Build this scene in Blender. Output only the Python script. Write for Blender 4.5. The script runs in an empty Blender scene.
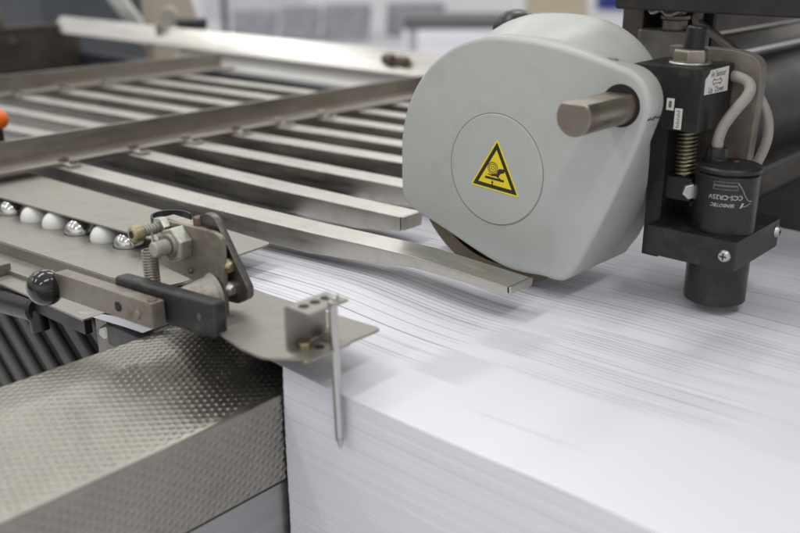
import bpy, bmesh, math, random
from mathutils import Vector, Matrix
random.seed(7)
S = 0.001                      # everything below is written in millimetres
sc = bpy.context.scene
COL = sc.collection
R = math.radians

# ------------------------------------------------------------------ materials
def nd(nt, t, x=0, y=0, **kw):
    n = nt.nodes.new(t); n.location = (x, y)
    for k, v in kw.items(): setattr(n, k, v)
    return n

def M(name, col, metal=0.0, rough=0.5, nscale=120, namt=0.12, ramt=0.08, bump=0.0, bscale=None,
      stretch=(1, 1, 1), stain=None, stain_scale=30, stain_lo=0.5, stain_hi=0.7, coat=0.0, spec=0.5, aniso=0.0):
    m = bpy.data.materials.new(name); m.use_nodes = True
    nt = m.node_tree; L = nt.links.new
    b = nt.nodes['Principled BSDF']
    tc = nd(nt, 'ShaderNodeTexCoord'); mp = nd(nt, 'ShaderNodeMapping')
    mp.inputs['Scale'].default_value = stretch
    L(tc.outputs['Object'], mp.inputs['Vector'])
    no = nd(nt, 'ShaderNodeTexNoise'); no.inputs['Scale'].default_value = nscale
    no.inputs['Detail'].default_value = 8; no.inputs['Roughness'].default_value = 0.62
    L(mp.outputs[0], no.inputs['Vector'])
    cr = nd(nt, 'ShaderNodeValToRGB')
    cr.color_ramp.elements[0].position = 0.3; cr.color_ramp.elements[1].position = 0.7
    cr.color_ramp.elements[0].color = (*[c * (1 - namt) for c in col], 1)
    cr.color_ramp.elements[1].color = (*[min(1, c * (1 + namt)) for c in col], 1)
    L(no.outputs[0], cr.inputs[0])
    out = cr.outputs[0]
    if stain:
        n2 = nd(nt, 'ShaderNodeTexNoise'); n2.inputs['Scale'].default_value = stain_scale
        n2.inputs['Detail'].default_value = 9; n2.inputs['Roughness'].default_value = 0.7
        L(tc.outputs['Object'], n2.inputs['Vector'])
        mr = nd(nt, 'ShaderNodeMapRange'); mr.inputs[1].default_value = stain_lo; mr.inputs[2].default_value = stain_hi
        L(n2.outputs[0], mr.inputs[0])
        mx = nd(nt, 'ShaderNodeMix', data_type='RGBA')
        L(mr.outputs[0], mx.inputs[0]); L(out, mx.inputs[6]); mx.inputs[7].default_value = (*stain, 1)
        out = mx.outputs[2]
    L(out, b.inputs['Base Color'])
    rr = nd(nt, 'ShaderNodeMapRange')
    rr.inputs[1].default_value = 0.3; rr.inputs[2].default_value = 0.7
    rr.inputs[3].default_value = max(0.02, rough - ramt); rr.inputs[4].default_value = min(1, rough + ramt)
    L(no.outputs[0], rr.inputs[0]); L(rr.outputs[0], b.inputs['Roughness'])
    b.inputs['Metallic'].default_value = metal
    b.inputs['Coat Weight'].default_value = coat
    b.inputs['Specular IOR Level'].default_value = spec
    b.inputs['Anisotropic'].default_value = aniso
    if bump:
        n3 = nd(nt, 'ShaderNodeTexNoise'); n3.inputs['Scale'].default_value = bscale or nscale * 4
        n3.inputs['Detail'].default_value = 5
        L(mp.outputs[0], n3.inputs['Vector'])
        bp = nd(nt, 'ShaderNodeBump'); bp.inputs['Strength'].default_value = bump
        bp.inputs['Distance'].default_value = 0.0004
        L(n3.outputs[0], bp.inputs['Height']); L(bp.outputs[0], b.inputs['Normal'])
    return m

RAIL = M('rail_steel', (.57, .545, .495), 1, .34, 60, .09, .09, .2, 500, (.25, 3, 3), (.43, .40, .355), 60, .5, .8)
BAR = M('bar_steel', (.38, .35, .31), 1, .42, 60, .12, .08, .25, 500, (3, .25, 3), (.30, .27, .24), 25, .5, .72)
PLATE = M('plate_steel', (.35, .333, .295), .8, .50, 140, .06, .06, .12, 1500, (1, 1, 1), (.285, .265, .23), 70, .5, .8)
WORN = M('worn_steel', (.285, .258, .218), .75, .50, 130, .2, .1, .35, 800, (1, 1, 1), (.22, .17, .125), 60, .5, .7)
DUSTY = M('dusty_steel', (.44, .41, .36), .45, .62, 150, .18, .08, .4, 900, (1, 1, 1), (.27, .22, .17), 80, .5, .72)
ZINC = M('zinc', (.55, .56, .52), .9, .38, 160, .14, .1, .2, 900, stain=(.33, .30, .24), stain_scale=90, stain_lo=.5, stain_hi=.75)
BRASS = M('brass_screw', (.40, .345, .215), .9, .42, 200, .2, .1, .2, 900, stain=(.3, .22, .12), stain_scale=150)
RUST = M('rusty_screw', (.19, .145, .11), .6, .6, 200, .3, .1, .4, 900)
LINK = M('link_dark_shaded_steel', (.15, .14, .13), .9, .38, 100, .2, .1, .2, 700, stain=(.24, .22, .20), stain_scale=60)  # dark steel, set darker still for the shadow on the link's face
SPRING = M('spring_wire', (.42, .38, .32), .9, .4, 200, .15, .1)
YSPRING = M('yellow_zinc_spring', (.30, .265, .165), .9, .42, 200, .2, .1)
PIN = M('ground_pin', (.50, .49, .48), 1, .13, 90, .08, .06, .1, 900, (1, 1, .2))
BLACK = M('black_anodised', (.016, .0155, .015), .0, .42, 90, .25, .1, .25, 900, stain=(.06, .054, .048), stain_scale=45, stain_lo=.55, stain_hi=.8)
BLACKP = M('black_plastic', (.014, .014, .014), 0, .33, 90, .2, .1, .1, 900, stain=(.06, .057, .052), stain_scale=40, stain_lo=.55, stain_hi=.8)
JAW = M('black_jaw', (.030, .031, .033), .1, .45, 120, .2, .1, .3, 800, stain=(.10, .095, .085), stain_scale=70, stain_lo=.52, stain_hi=.78)
KNOB = M('knob_phenolic', (.012, .012, .013), 0, .12, 90, .15, .05, coat=.4)
HOUSE = M('housing_paint', (.465, .483, .45), 0, .40, 60, .03, .08, .07, 1400, stain=(.34, .35, .325), stain_scale=22, stain_lo=.56, stain_hi=.86)
DARK = M('dark_hole', (.012, .011, .010), 0, .7)
SHAFT = M('shaft_steel', (.335, .305, .255), .92, .40, 120, .16, .12, .2, 700, (1, 1, 1), (.24, .18, .14), 60, .45, .72)
TYRE = M('wheel_felt', (.12, .092, .056), 0, .75, 250, .25, .1, .4, 900)
YEL = M('sign_yellow', (.86, .68, .012), 0, .4, 90, .05, .05)
INK = M('sign_black', (.02, .02, .018), 0, .45)
WHITE = M('white_label', (.74, .72, .68), 0, .55, 160, .05, .05, stain=(.55, .51, .45), stain_scale=160, stain_lo=.55, stain_hi=.8)
PRINT = M('sensor_print', (.50, .50, .50), 0, .5, 500, .3, .1)
PRINTD = M('sensor_print_dim', (.13, .13, .145), 0, .5, 500, .3, .1)
RED = M('red_led', (.33, .06, .055), 0, .35)
CABLE = M('cable_sleeve', (.33, .305, .27), 0, .55, 120, .12, .08, .2, 700, stain=(.25, .20, .15), stain_scale=60, stain_lo=.5, stain_hi=.75)
BROWNB = M('bracket_brown', (.23, .20, .17), .5, .55, 120, .18, .1, .3, 800, stain=(.15, .12, .095), stain_scale=50)
STEELBALL = M('steel_ball', (.62, .61, .60), 1, .12, 90, .06, .05)
NYLON = M('nylon_ball', (.82, .82, .77), 0, .42, 60, .05, .05)
PANEL = M('plain_panel', (.40, .40, .40), .85, .38, 40, .1, .08, .15, 600, (3, .3, 3))
GRILLE = M('grille_paint', (.085, .080, .075), .0, .6, 60, .2, .1)
GUNK = M('dark_machine', (.024, .022, .021), .0, .65, 40, .3, .1, .3, 300, stain=(.06, .053, .046), stain_scale=20)
TUBE = M('roller_tube', (.075, .072, .068), .3, .5, 40, .2, .1, .2, 200, stain=(.12, .11, .10), stain_scale=18)
SHADE = M('hood_steel', (.105, .09, .076), .5, .5, 30, .15, .1, .2, 200, (.4, 1, 2), (.07, .058, .048), 14)
LIP = M('lip_steel', (.17, .155, .135), .3, .5, 40, .12, .08)
GREYBLK = M('grey_block', (.22, .205, .19), .5, .5, 60, .15, .1, .2, 500, stain=(.14, .12, .10), stain_scale=40)
FARRAIL = M('far_rail_steel', (.66, .64, .60), 1, .29, 30, .08, .06, .15, 300, (.2, 3, 3))
CREAM = M('cream_paint', (.82, .80, .76), 0, .5, 20, .05, .05)
ORANGE = M('orange_plastic', (.90, .16, .01), 0, .4)
CANVAS = M('beige_panel', (.46, .40, .32), 0, .6, 20, .08, .05)
BLUEDARK = M('dark_blue_machine', (.055, .062, .070), 0, .5, 8, .2, .1)
FLOORM = M('hall_floor', (.80, .79, .82), 0, .5, 1.2, .06, .1, stain=(.68, .67, .70), stain_scale=.6, stain_lo=.45, stain_hi=.7)
WPILE = M('white_paper', (.78, .79, .83), 0, .7, 10, .05, .05)
TABLEM = M('table_dark', (.10, .095, .10), 0, .5, 6, .1, .1)
GREYM = M('grey_cabinet', (.38, .38, .41), 0, .55, 4, .25, .1)
YBOX = M('yellow_box', (.66, .58, .42), 0, .6, 6, .1, .1)
BLUE = M('blue_crate', (.02, .05, .28), 0, .5)

# embossed stainless sheet: staggered raised lozenges
def embossed():
    m = M('embossed_steel', (.36, .34, .30), 1, .37, 35, .10, .08, stain=(.29, .27, .235), stain_scale=16, stain_lo=.5, stain_hi=.75)
    nt = m.node_tree; L = nt.links.new; b = nt.nodes['Principled BSDF']
    tc = nd(nt, 'ShaderNodeTexCoord'); sp = nd(nt, 'ShaderNodeSeparateXYZ'); L(tc.outputs['Object'], sp.inputs[0])
    def math_(op, a, bb=None, c=None):
        n = nd(nt, 'ShaderNodeMath', operation=op)
        for i, v in enumerate((a, bb, c)):
            if v is None: continue
            if isinstance(v, (int, float)): n.inputs[i].default_value = v
            else: L(v, n.inputs[i])
        return n.outputs[0]
    # across = distance round the profile (x minus z), along = y
    u = math_('SUBTRACT', sp.outputs[0], sp.outputs[2]); v = sp.outputs[1]
    pu, pv = 2 * math.pi / .0047, 2 * math.pi / .0072
    vv = math_('ADD', v, math_('MULTIPLY', u, .22))
    p = math_('MULTIPLY', math_('COSINE', math_('MULTIPLY', u, pu)), math_('COSINE', math_('MULTIPLY', vv, pv)))
    mr = nd(nt, 'ShaderNodeMapRange', interpolation_type='SMOOTHSTEP'); mr.inputs[1].default_value = -.15; mr.inputs[2].default_value = 1.0
    L(p, mr.inputs[0])
    bp = nd(nt, 'ShaderNodeBump'); bp.invert = True; bp.inputs['Strength'].default_value = .75; bp.inputs['Distance'].default_value = .0005
    # the sheet is flat right at its bends
    ed = math_('ADD', math_('ABSOLUTE', math_('ADD', sp.outputs[0], -.0488)), math_('ABSOLUTE', math_('ADD', sp.outputs[2], -.048)))
    fm = nd(nt, 'ShaderNodeMapRange', interpolation_type='SMOOTHSTEP'); fm.inputs[1].default_value = .0022; fm.inputs[2].default_value = .0050
    L(ed, fm.inputs[0])
    L(math_('MULTIPLY', mr.outputs[0], fm.outputs[0]), bp.inputs['Height']); L(bp.outputs[0], b.inputs['Normal'])
    return m
EMB = embossed()

# printed sheet: ruled lines streaking along x, and pale grey boxes
def printed():
    m = bpy.data.materials.new('printed_sheet'); m.use_nodes = True
    nt = m.node_tree; L = nt.links.new; b = nt.nodes['Principled BSDF']
    b.inputs['Roughness'].default_value = .55; b.inputs['Specular IOR Level'].default_value = .3
    tc = nd(nt, 'ShaderNodeTexCoord'); sp = nd(nt, 'ShaderNodeSeparateXYZ'); L(tc.outputs['Object'], sp.inputs[0])
    X, Y = sp.outputs[0], sp.outputs[1]
    def math_(op, a, bb=None, c=None, clamp=False):
        n = nd(nt, 'ShaderNodeMath', operation=op); n.use_clamp = clamp
        for i, v in enumerate((a, bb, c)):
            if v is None: continue
            if isinstance(v, (int, float)): n.inputs[i].default_value = v
            else: L(v, n.inputs[i])
        return n.outputs[0]
    def rng(v, a, bb, c=0., d=1.):
        n = nd(nt, 'ShaderNodeMapRange', interpolation_type='SMOOTHSTEP')
        for i, q in enumerate((a, bb, c, d)): n.inputs[i + 1].default_value = q
        L(v, n.inputs[0]); return n.outputs[0]
    def noise(sx, sy, detail=2, off=0.):
        cx = nd(nt, 'ShaderNodeCombineXYZ')
        L(math_('MULTIPLY', X, sx), cx.inputs[0]); L(math_('MULTIPLY', Y, sy), cx.inputs[1]); cx.inputs[2].default_value = off
        n = nd(nt, 'ShaderNodeTexNoise'); n.inputs['Scale'].default_value = 1; n.inputs['Detail'].default_value = detail
        L(cx.outputs[0], n.inputs['Vector']); return n.outputs[0]
    # the print runs very slightly askew to the machine
    Ys = math_('SUBTRACT', Y, math_('MULTIPLY', X, .045)); Y = Ys
    wob = math_('MULTIPLY', math_('SUBTRACT', noise(3, 12, 1, 3.), .5), .004)
    Yw = math_('ADD', Ys, wob)
    def lines(pitch, width, phase=0.):
        f = math_('FRACT', math_('ADD', math_('DIVIDE', Yw, pitch), phase))
        d = math_('ABSOLUTE', math_('SUBTRACT', f, .5))
        return rng(d, width, width * .35)
    def band(a, bb, e):
        return math_('MULTIPLY', rng(Y, a - e, a + e), rng(Y, bb + e, bb - e))
    def bandx(a, bb, e):
        return math_('MULTIPLY', rng(X, a - e, a + e), rng(X, bb + e, bb - e))
    def ruled(pitch, width, seed, xs, lo, hi, phase=0.):
        # every ruled line has its own weight, changing slowly along its run
        q = math_('ADD', math_('DIVIDE', Yw, pitch), phase)
        idx = math_('FLOOR', q)
        d = math_('ABSOLUTE', math_('SUBTRACT', math_('FRACT', q), .5))
        cx = nd(nt, 'ShaderNodeCombineXYZ'); L(math_('MULTIPLY', X, xs), cx.inputs[0]); L(math_('MULTIPLY', idx, 3.71), cx.inputs[1]); cx.inputs[2].default_value = seed
        n = nd(nt, 'ShaderNodeTexNoise'); n.inputs['Scale'].default_value = 1; n.inputs['Detail'].default_value = 1
        L(cx.outputs[0], n.inputs['Vector'])
        return math_('MULTIPLY', rng(d, width, width * .3), rng(n.outputs[0], lo, hi))
    def mul(*a):
        r = a[0]
        for q in a[1:]: r = math_('MULTIPLY', r, q)
        return r
    def add(*a):
        r = a[0]
        for q in a[1:]: r = math_('ADD', r, q)
        return r
    # crisp lines before the fold, fine blurred ones after it, thin sets further in
    zA = mul(rng(X, .062, .030), rng(Y, .036, .050))
    zB = mul(bandx(.078, .185, .024), band(.072, .142, .004))
    zC = mul(rng(Y, .150, .158), rng(X, .33, .12))
    zD = mul(bandx(.05, .21, .02), band(.157, .186, .004))
    s = add(mul(ruled(.0043, .115, 1.3, 7, .34, .52), zA, .52), mul(ruled(.0117, .05, 4.3, 5, .30, .45, .4), zA, .6),
            mul(ruled(.0031, .24, 7.1, 9, .34, .56), zB, .42), mul(ruled(.0098, .10, 2.2, 7, .38, .55, .2), zB, .30),
            mul(ruled(.0036, .16, 9.7, 8, .50, .68), zC, .24), mul(ruled(.0121, .06, 5.9, 6, .40, .56, .7), zC, .34),
            mul(ruled(.0045, .13, 8.3, 6, .32, .50), zD, .42))
    s = add(s, mul(rng(noise(4.5, 75, 2, 15.), .50, .80), rng(Y, .06, .08), .10))
    s = add(s, mul(bandx(.098, .147, .012), band(.0235, .0245, .0008), .3))
    # trough shading painted in as a broad grey band under the first rail
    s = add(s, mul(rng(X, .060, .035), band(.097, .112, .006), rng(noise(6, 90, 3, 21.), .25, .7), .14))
    boxes = []
    for (x0, x1, y0, y1, w, e) in ((.047, .076, .039, .071, .17, .007), (.050, .081, .086, .116, .16, .006), (.140, .171, .142, .188, .13, .005),
                                (-.130, -.088, .068, .083, .28, .008), (.005, .034, .030, .062, .07, .004), (.10, .19, .215, .262, .13, .008),
                                (.05, .10, .145, .20, .12, .006), (.20, .26, .07, .13, .05, .012), (.06, .12, .30, .36, .12, .01), (.19, .24, .16, .25, .06, .01)):
        boxes.append(mul(bandx(x0, x1, e), band(y0, y1, .0015), w))
    bx = boxes[0]
    for q in boxes[1:]: bx = math_('MAXIMUM', bx, q)
    tot = math_('ADD', s, bx, clamp=True)
    mx = nd(nt, 'ShaderNodeMix', data_type='RGBA')
    L(tot, mx.inputs[0]); mx.inputs[6].default_value = (.79, .793, .85, 1); mx.inputs[7].default_value = (.15, .14, .15, 1)
    L(mx.outputs[2], b.inputs['Base Color'])
    return m
SHEET = printed()

def pilemat():
    m = bpy.data.materials.new('pile_edges'); m.use_nodes = True
    nt = m.node_tree; L = nt.links.new; b = nt.nodes['Principled BSDF']
    b.inputs['Roughness'].default_value = .75; b.inputs['Specular IOR Level'].default_value = .2
    tc = nd(nt, 'ShaderNodeTexCoord'); mp = nd(nt, 'ShaderNodeMapping'); mp.inputs['Scale'].default_value = (.9, .9, 1000)
    L(tc.outputs['Object'], mp.inputs[0])
    n = nd(nt, 'ShaderNodeTexNoise'); n.inputs['Scale'].default_value = 1; n.inputs['Detail'].default_value = 5; n.inputs['Roughness'].default_value = .7
    L(mp.outputs[0], n.inputs['Vector'])
    cr = nd(nt, 'ShaderNodeValToRGB'); e = cr.color_ramp.elements
    e[0].position, e[0].color = .30, (.735, .745, .79, 1); e[1].position, e[1].color = .55, (.82, .83, .875, 1)
    L(n.outputs[0], cr.inputs[0])
    m2 = nd(nt, 'ShaderNodeMapping'); m2.inputs['Scale'].default_value = (1.2, 1.2, 420); L(tc.outputs['Object'], m2.inputs[0])
    n2 = nd(nt, 'ShaderNodeTexNoise'); n2.inputs['Scale'].default_value = 1; n2.inputs['Detail'].default_value = 3; L(m2.outputs[0], n2.inputs['Vector'])
    r2 = nd(nt, 'ShaderNodeMapRange'); r2.inputs[1].default_value = .60; r2.inputs[2].default_value = .68; r2.inputs[3].default_value = 0; r2.inputs[4].default_value = .34
    L(n2.outputs[0], r2.inputs[0])
    mx = nd(nt, 'ShaderNodeMix', data_type='RGBA'); L(r2.outputs[0], mx.inputs[0]); L(cr.outputs[0], mx.inputs[6]); mx.inputs[7].default_value = (.48, .47, .47, 1)
    L(mx.outputs[2], b.inputs['Base Color'])
    bp = nd(nt, 'ShaderNodeBump'); bp.inputs['Strength'].default_value = .25; bp.inputs['Distance'].default_value = .0002
    L(n.outputs[0], bp.inputs['Height']); L(bp.outputs[0], b.inputs['Normal'])
    return m
PILE = pilemat()

# ------------------------------------------------------------------ mesh helpers (mm)
ORG = {}
def bm_(): return bmesh.new()

def box(bm, x0, x1, y0, y1, z0, z1, mat=None):
    r = bmesh.ops.create_cube(bm, size=1)['verts']
    for v in r:
        v.co = Vector((x0 + (v.co.x + .5) * (x1 - x0), y0 + (v.co.y + .5) * (y1 - y0), z0 + (v.co.z + .5) * (z1 - z0)))
        if mat is not None: v.co = mat @ v.co
    return r

def frame_of(d):
    d = Vector(d).normalized()
    a = Vector((0, 0, 1)) if abs(d.z) < .9 else Vector((1, 0, 0))
    u = d.cross(a).normalized(); v = d.cross(u).normalized()
    return d, u, v

def loft(bm, rings, cap0=True, cap1=True, closed=True):
    vs = [[bm.verts.new(p) for p in r] for r in rings]
    n = len(vs[0])
    for a, b in zip(vs, vs[1:]):
        for i in range(n if closed else n - 1):
            j = (i + 1) % n
            bm.faces.new((a[i], a[j], b[j], b[i]))
    if cap0: bm.faces.new(vs[0][::-1])
    if cap1: bm.faces.new(vs[-1])
    return vs

def cyl(bm, p0, p1, r0, r1=None, n=32, phase=0., bev=0.):
    if r1 is None: r1 = r0
    p0, p1 = Vector(p0), Vector(p1)
    d, u, v = frame_of(p1 - p0)
    def ring(c, r): return [c + (u * math.cos(2 * math.pi * i / n + phase) + v * math.sin(2 * math.pi * i / n + phase)) * r for i in range(n)]
    if bev: rs = [ring(p0, r0 - bev), ring(p0 + d * bev, r0), ring(p1 - d * bev, r1), ring(p1, r1 - bev)]
    else: rs = [ring(p0, r0), ring(p1, r1)]
    loft(bm, rs)

def catmull(pts, k=8):
    pts = [Vector(p) for p in pts]
    P = [pts[0] * 2 - pts[1]] + pts + [pts[-1] * 2 - pts[-2]]
    out = []
    for i in range(1, len(P) - 2):
        a, b, c, d = P[i - 1:i + 3]
        for j in range(k):
            t = j / k
            out.append(.5 * ((2 * b) + (c - a) * t + (2 * a - 5 * b + 4 * c - d) * t * t + (3 * b - a - 3 * c + d) * t ** 3))
    out.append(pts[-1]); return out

def tube(bm, pts, r, n=12, smooth=True):
    pts = catmull(pts) if smooth else [Vector(p) for p in pts]
    rings = []
    u = None
    for i, p in enumerate(pts):
        d = (pts[min(i + 1, len(pts) - 1)] - pts[max(i - 1, 0)]).normalized()
        if u is None: _, u, v = frame_of(d)
        u = (u - d * u.dot(d)).normalized(); v = d.cross(u)
        rings.append([p + (u * math.cos(2 * math.pi * k / n) + v * math.sin(2 * math.pi * k / n)) * r for k in range(n)])
    loft(bm, rings)

def helix(bm, p0, p1, r, wire, turns, n=8):
    p0, p1 = Vector(p0), Vector(p1); d, u, v = frame_of(p1 - p0); L = (p1 - p0).length
    N = int(turns * 18)
    pts = [p0 + d * (L * i / N) + (u * math.cos(2 * math.pi * i / 18) + v * math.sin(2 * math.pi * i / 18)) * r for i in range(N + 1)]
    tube(bm, pts, wire, n, smooth=False)

def prism(bm, pts2, axis, a0, a1):
    """polygon in the plane across axis ('x': (y,z), 'y': (x,z), 'z': (x,y)) swept from a0 to a1"""
    def P(p, a): return Vector({'x': (a, p[0], p[1]), 'y': (p[0], a, p[1]), 'z': (p[0], p[1], a)}[axis])
    loft(bm, [[P(p, a0) for p in pts2], [P(p, a1) for p in pts2]])

def roundpoly(pts, r, seg=5):
    out = []; n = len(pts)
    rr = r if isinstance(r, (list, tuple)) else [r] * n
    for i in range(n):
        p, a, b = Vector(pts[i]), Vector(pts[i - 1]), Vector(pts[(i + 1) % n])
        q = rr[i]
        if q <= 0: out.append(p); continue
        da, db = (a - p), (b - p); t = min(q, da.length * .49, db.length * .49)
        s, e = p + da.normalized() * t, p + db.normalized() * t
        for k in range(seg + 1):
            w = k / seg; out.append(s * (1 - w) ** 2 + p * 2 * w * (1 - w) + e * w * w)
    return out

def hexnut(bm, p0, p1, r, phase=0.):
    p0, p1 = Vector(p0), Vector(p1); d, u, v = frame_of(p1 - p0)
    def ring(c, k): return [c + (u * math.cos(math.pi * i / 3 + phase) + v * math.sin(math.pi * i / 3 + phase)) * r * k for i in range(6)]
    loft(bm, [ring(p0, 1), ring(p1 - d * r * .10, 1), ring(p1, .88)])

def sphere(bm, c, r, n=32):
    bmesh.ops.create_uvsphere(bm, u_segments=n, v_segments=n // 2, radius=r, matrix=Matrix.Translation(Vector(c)))

def bevel(bm, w, seg=2, ang=28):
    bmesh.ops.recalc_face_normals(bm, faces=bm.faces[:])
    es = [e for e in bm.edges if len(e.link_faces) == 2 and e.calc_face_angle(0) > R(ang)]
    bmesh.ops.bevel(bm, geom=es, offset=w, segments=seg, profile=.5, affect='EDGES', clamp_overlap=True)

def obj(name, bm, mat, parent=None, org=None, bev=0., seg=2, smooth=True, ang=34):
    if bev: bevel(bm, bev, seg)
    bmesh.ops.recalc_face_normals(bm, faces=bm.faces[:])
    o = Vector(ORG[parent]) if parent else Vector(org or (0, 0, 0))
    for v in bm.verts: v.co = (v.co - o) * S
    if smooth:
        for f in bm.faces: f.smooth = True
        for e in bm.edges:
            if len(e.link_faces) == 2 and e.calc_face_angle(0) > R(ang): e.smooth = False
    me = bpy.data.meshes.new(name); bm.to_mesh(me); bm.free()
    me.materials.append(mat)
    ob = bpy.data.objects.new(name, me); COL.objects.link(ob)
    if bev and smooth:
        wn = ob.modifiers.new('weighted', 'WEIGHTED_NORMAL'); wn.keep_sharp = True; wn.weight = 100
    if parent: ob.parent = parent
    else: ob.location = o * S
    ORG[ob] = tuple(o)
    return ob

def tag(o, label, cat, group=None, kind=None):
    if label: o['label'] = label
    if cat: o['category'] = cat
    if group: o['group'] = group
    if kind: o['kind'] = kind
    return o

def thing(name, loc, label, cat, group=None):
    o = bpy.data.objects.new(name, None); COL.objects.link(o)
    o.empty_display_size = .01
    o.location = Vector(loc) * S; ORG[o] = tuple(loc)
    return tag(o, label, cat, group)

def bx(*a, mat=None):
    bm = bm_(); box(bm, *a, mat=mat); return bm

def text_bm(body, size, fn, bold=.02):
    """lettering as a mesh; fn maps (u, v) in mm to a point"""
    cu = bpy.data.curves.new('lettering', 'FONT'); cu.body = body; cu.size = size; cu.align_x = 'CENTER'; cu.align_y = 'CENTER'
    cu.resolution_u = 3; cu.offset = bold
    ob = bpy.data.objects.new('lettering', cu); COL.objects.link(ob)
    dg = bpy.context.evaluated_depsgraph_get(); dg.update()
    me = bpy.data.meshes.new_from_object(ob.evaluated_get(dg))
    bm = bmesh.new(); bm.from_mesh(me)
    bpy.data.objects.remove(ob); bpy.data.meshes.remove(me); bpy.data.curves.remove(cu)
    for v in bm.verts: v.co = Vector(fn(v.co.x, v.co.y))
    return bm

def lerp(a, b, t): return a + (b - a) * t
def smooth(a, b, x):
    if a > b: return 1 - smooth(b, a, x)
    t = max(0., min(1., (x - a) / (b - a))); return t * t * (3 - 2 * t)

# ================================================================== paper
def paper_z(x, y):
    base = 4.8 * (1 - smooth(-62, 44, x))
    base += .7 * math.exp(-((x + 45) / 30) ** 2) * smooth(40, 130, y)
    base -= 1.6 * math.exp(-((x - 30) / 26) ** 2) * smooth(60, 170, y) * 0.4
    base += .5 * math.sin(y * .041 + x * .012) * smooth(-10, 40, y) + .25 * math.sin(x * .05 - y * .02)
    base += .5 - 2.5 * smooth(-90, -170, x)
    base -= .3 * (1 - smooth(-.3, 2.5, y))
    return base + .15
pile = thing('paper_pile', (210, 200, -300), 'tall pile of white sheets under the rails and the roller', 'paper pile')
bm = bm_()
z = -.12
rows = []
while z > -300:
    h = random.choice((.7, .9, 1.2, 1.6, 2.4, 3.2)); d = random.uniform(-.10, .10) + .3 * math.sin(z * .05)
    if random.random() < .06: d -= random.uniform(.1, .25)
    dl = random.uniform(-.12, .12)
    for zz in (z, z - h * .9): rows.append((zz, d, dl))
    z -= h
X1, Y1 = 460, 402
XS = [0, 60, 120, 200, 300, X1]
rings = []
for (zz, d, dl) in rows:
    lift = lambda x, y=0: (paper_z(x, y) - .15) * max(0, 1 + zz / 26)
    ring = [(x + (dl if x == 0 else 0), d, zz + lift(x) ) for x in (0, 10, 20, 30, 40, 60, 120, 200, 300, X1)]
    ring += [(X1, Y1 + d, zz), (0 + dl, Y1 + d, zz + lift(0) - 2 * max(0, 1 + zz / 26))]
    rings.append(ring)
loft(bm, rings, cap0=False)
obj('sheet_stack', bm, PILE, pile, smooth=False)

bm = bm_()
xs = [-720 + i * 8 for i in range(int(1180 / 8) + 1)]; N = 90
grid = []
for x in xs:
    y0 = 32 * (1 - smooth(-60, -25, x)) - .2
    y1 = 104 if x < -190 else Y1
    ys = [lerp(y0, y1, (j / N) ** 1.5) for j in range(N + 1)]
    grid.append([bm.verts.new((x, y, paper_z(x, y))) for y in ys])
for a, b in zip(grid, grid[1:]):
    for j in range(N): bm.faces.new((a[j], b[j], b[j + 1], a[j + 1]))
bmesh.ops.recalc_face_normals(bm, faces=bm.faces[:])
r = bmesh.ops.solidify(bm, geom=bm.faces[:], thickness=.12)
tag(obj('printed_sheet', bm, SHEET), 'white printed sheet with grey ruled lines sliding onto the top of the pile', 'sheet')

# ================================================================== embossed beam and panel below it
beam = thing('embossed_beam', (-50, -100, -62), 'embossed stainless steel beam with a dimpled surface beside the paper pile', 'beam')
prof = roundpoly([(-1.2, -62), (-1.2, -14), (-67, -4), (-98, -5.5), (-98, -62)], [0.6, 1.6, 4, 2, .6], 4)
bm = bm_(); loft(bm, [[(p[0], y, p[1]) for p in prof] for y in (-420, 380)])
obj('shell', bm, EMB, beam)
bm = bm_()
box(bm, -98, -3.2, -420, 380, -300, -64.5)
tag(obj('steel_skirt', bm, PANEL, None, (-50, -100, -300), bev=.8), 'plain grey steel panel under the embossed beam', 'panel')

# ================================================================== rail rack
rack = thing('delivery_rack', (-400, 300, 25), 'steel rack of flat rails screwed under two cross bars above the paper', 'rack')
def rail(stations, name='rail', flap=True):
    """stations: x, y centre, half width, top z, bottom z"""
    bm = bm_()
    loft(bm, [[(x, y - w, zb), (x, y + w, zb), (x, y + w, zt), (x, y - w, zt)] for x, y, w, zt, zb in stations])
    o = obj('rail', bm, RAIL, rack, bev=.7, seg=2)
    if flap:
        x, y, w, zt, zb = stations[-1]
        bm = bm_()
        prism(bm, roundpoly([(y - w + .3, zb + .4), (y + w - .3, zb + .4), (y + w - .3, zt + .1), (y - w + .3, zt + .1)], [2.4, 2.4, .5, .5]), 'x', x + .7, x + 2.0)
        obj('end_flap', bm, RAIL, o, bev=.3)
        bm = bm_(); box(bm, x - .3, x + .8, y - w + 1.2, y + w - 1.2, zb + 1, zt - .3)
        obj('end_gap', bm, DARK, o)
    return o
rail([(-860, 66, 10.5, 25, 10), (-385, 105, 10.5, 25, 10), (-216, 112, 11, 25, 10), (-100, 121, 11, 25, 10.6), (-60, 125, 11, 25, 13.6), (-18, 129, 11, 25, 17.8), (45, 135.5, 11, 19.8, 15.2)])
rail([(-860, 124, 10.5, 25, 10), (-385, 171, 10.5, 25, 10), (-200, 177, 10.5, 25, 9.8), (-116, 181.5, 10.4, 25, 9.8), (-78, 184, 10.3, 25, 15)])
rail([(-860, 184, 10.5, 25, 10), (-385, 226, 10.5, 25, 10), (-140, 244, 10.5, 25, 10), (-62, 249, 10.5, 25, 14)])
rail([(-860, 244, 10.5, 25, 10), (-385, 284, 10.5, 25, 10), (-190, 303, 10.5, 25, 10), (-62, 314, 10.5, 25, 14)])
rail([(-860, 302, 10.5, 25, 10), (-385, 338, 10.5, 25, 10), (-236, 352, 10.5, 25, 10), (-62, 366, 10.5, 25, 14)])
rail([(-860, 360, 10.5, 25, 10), (-385, 397, 10.5, 25, 10), (-62, 422, 10.5, 25, 14)], flap=False)
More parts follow.
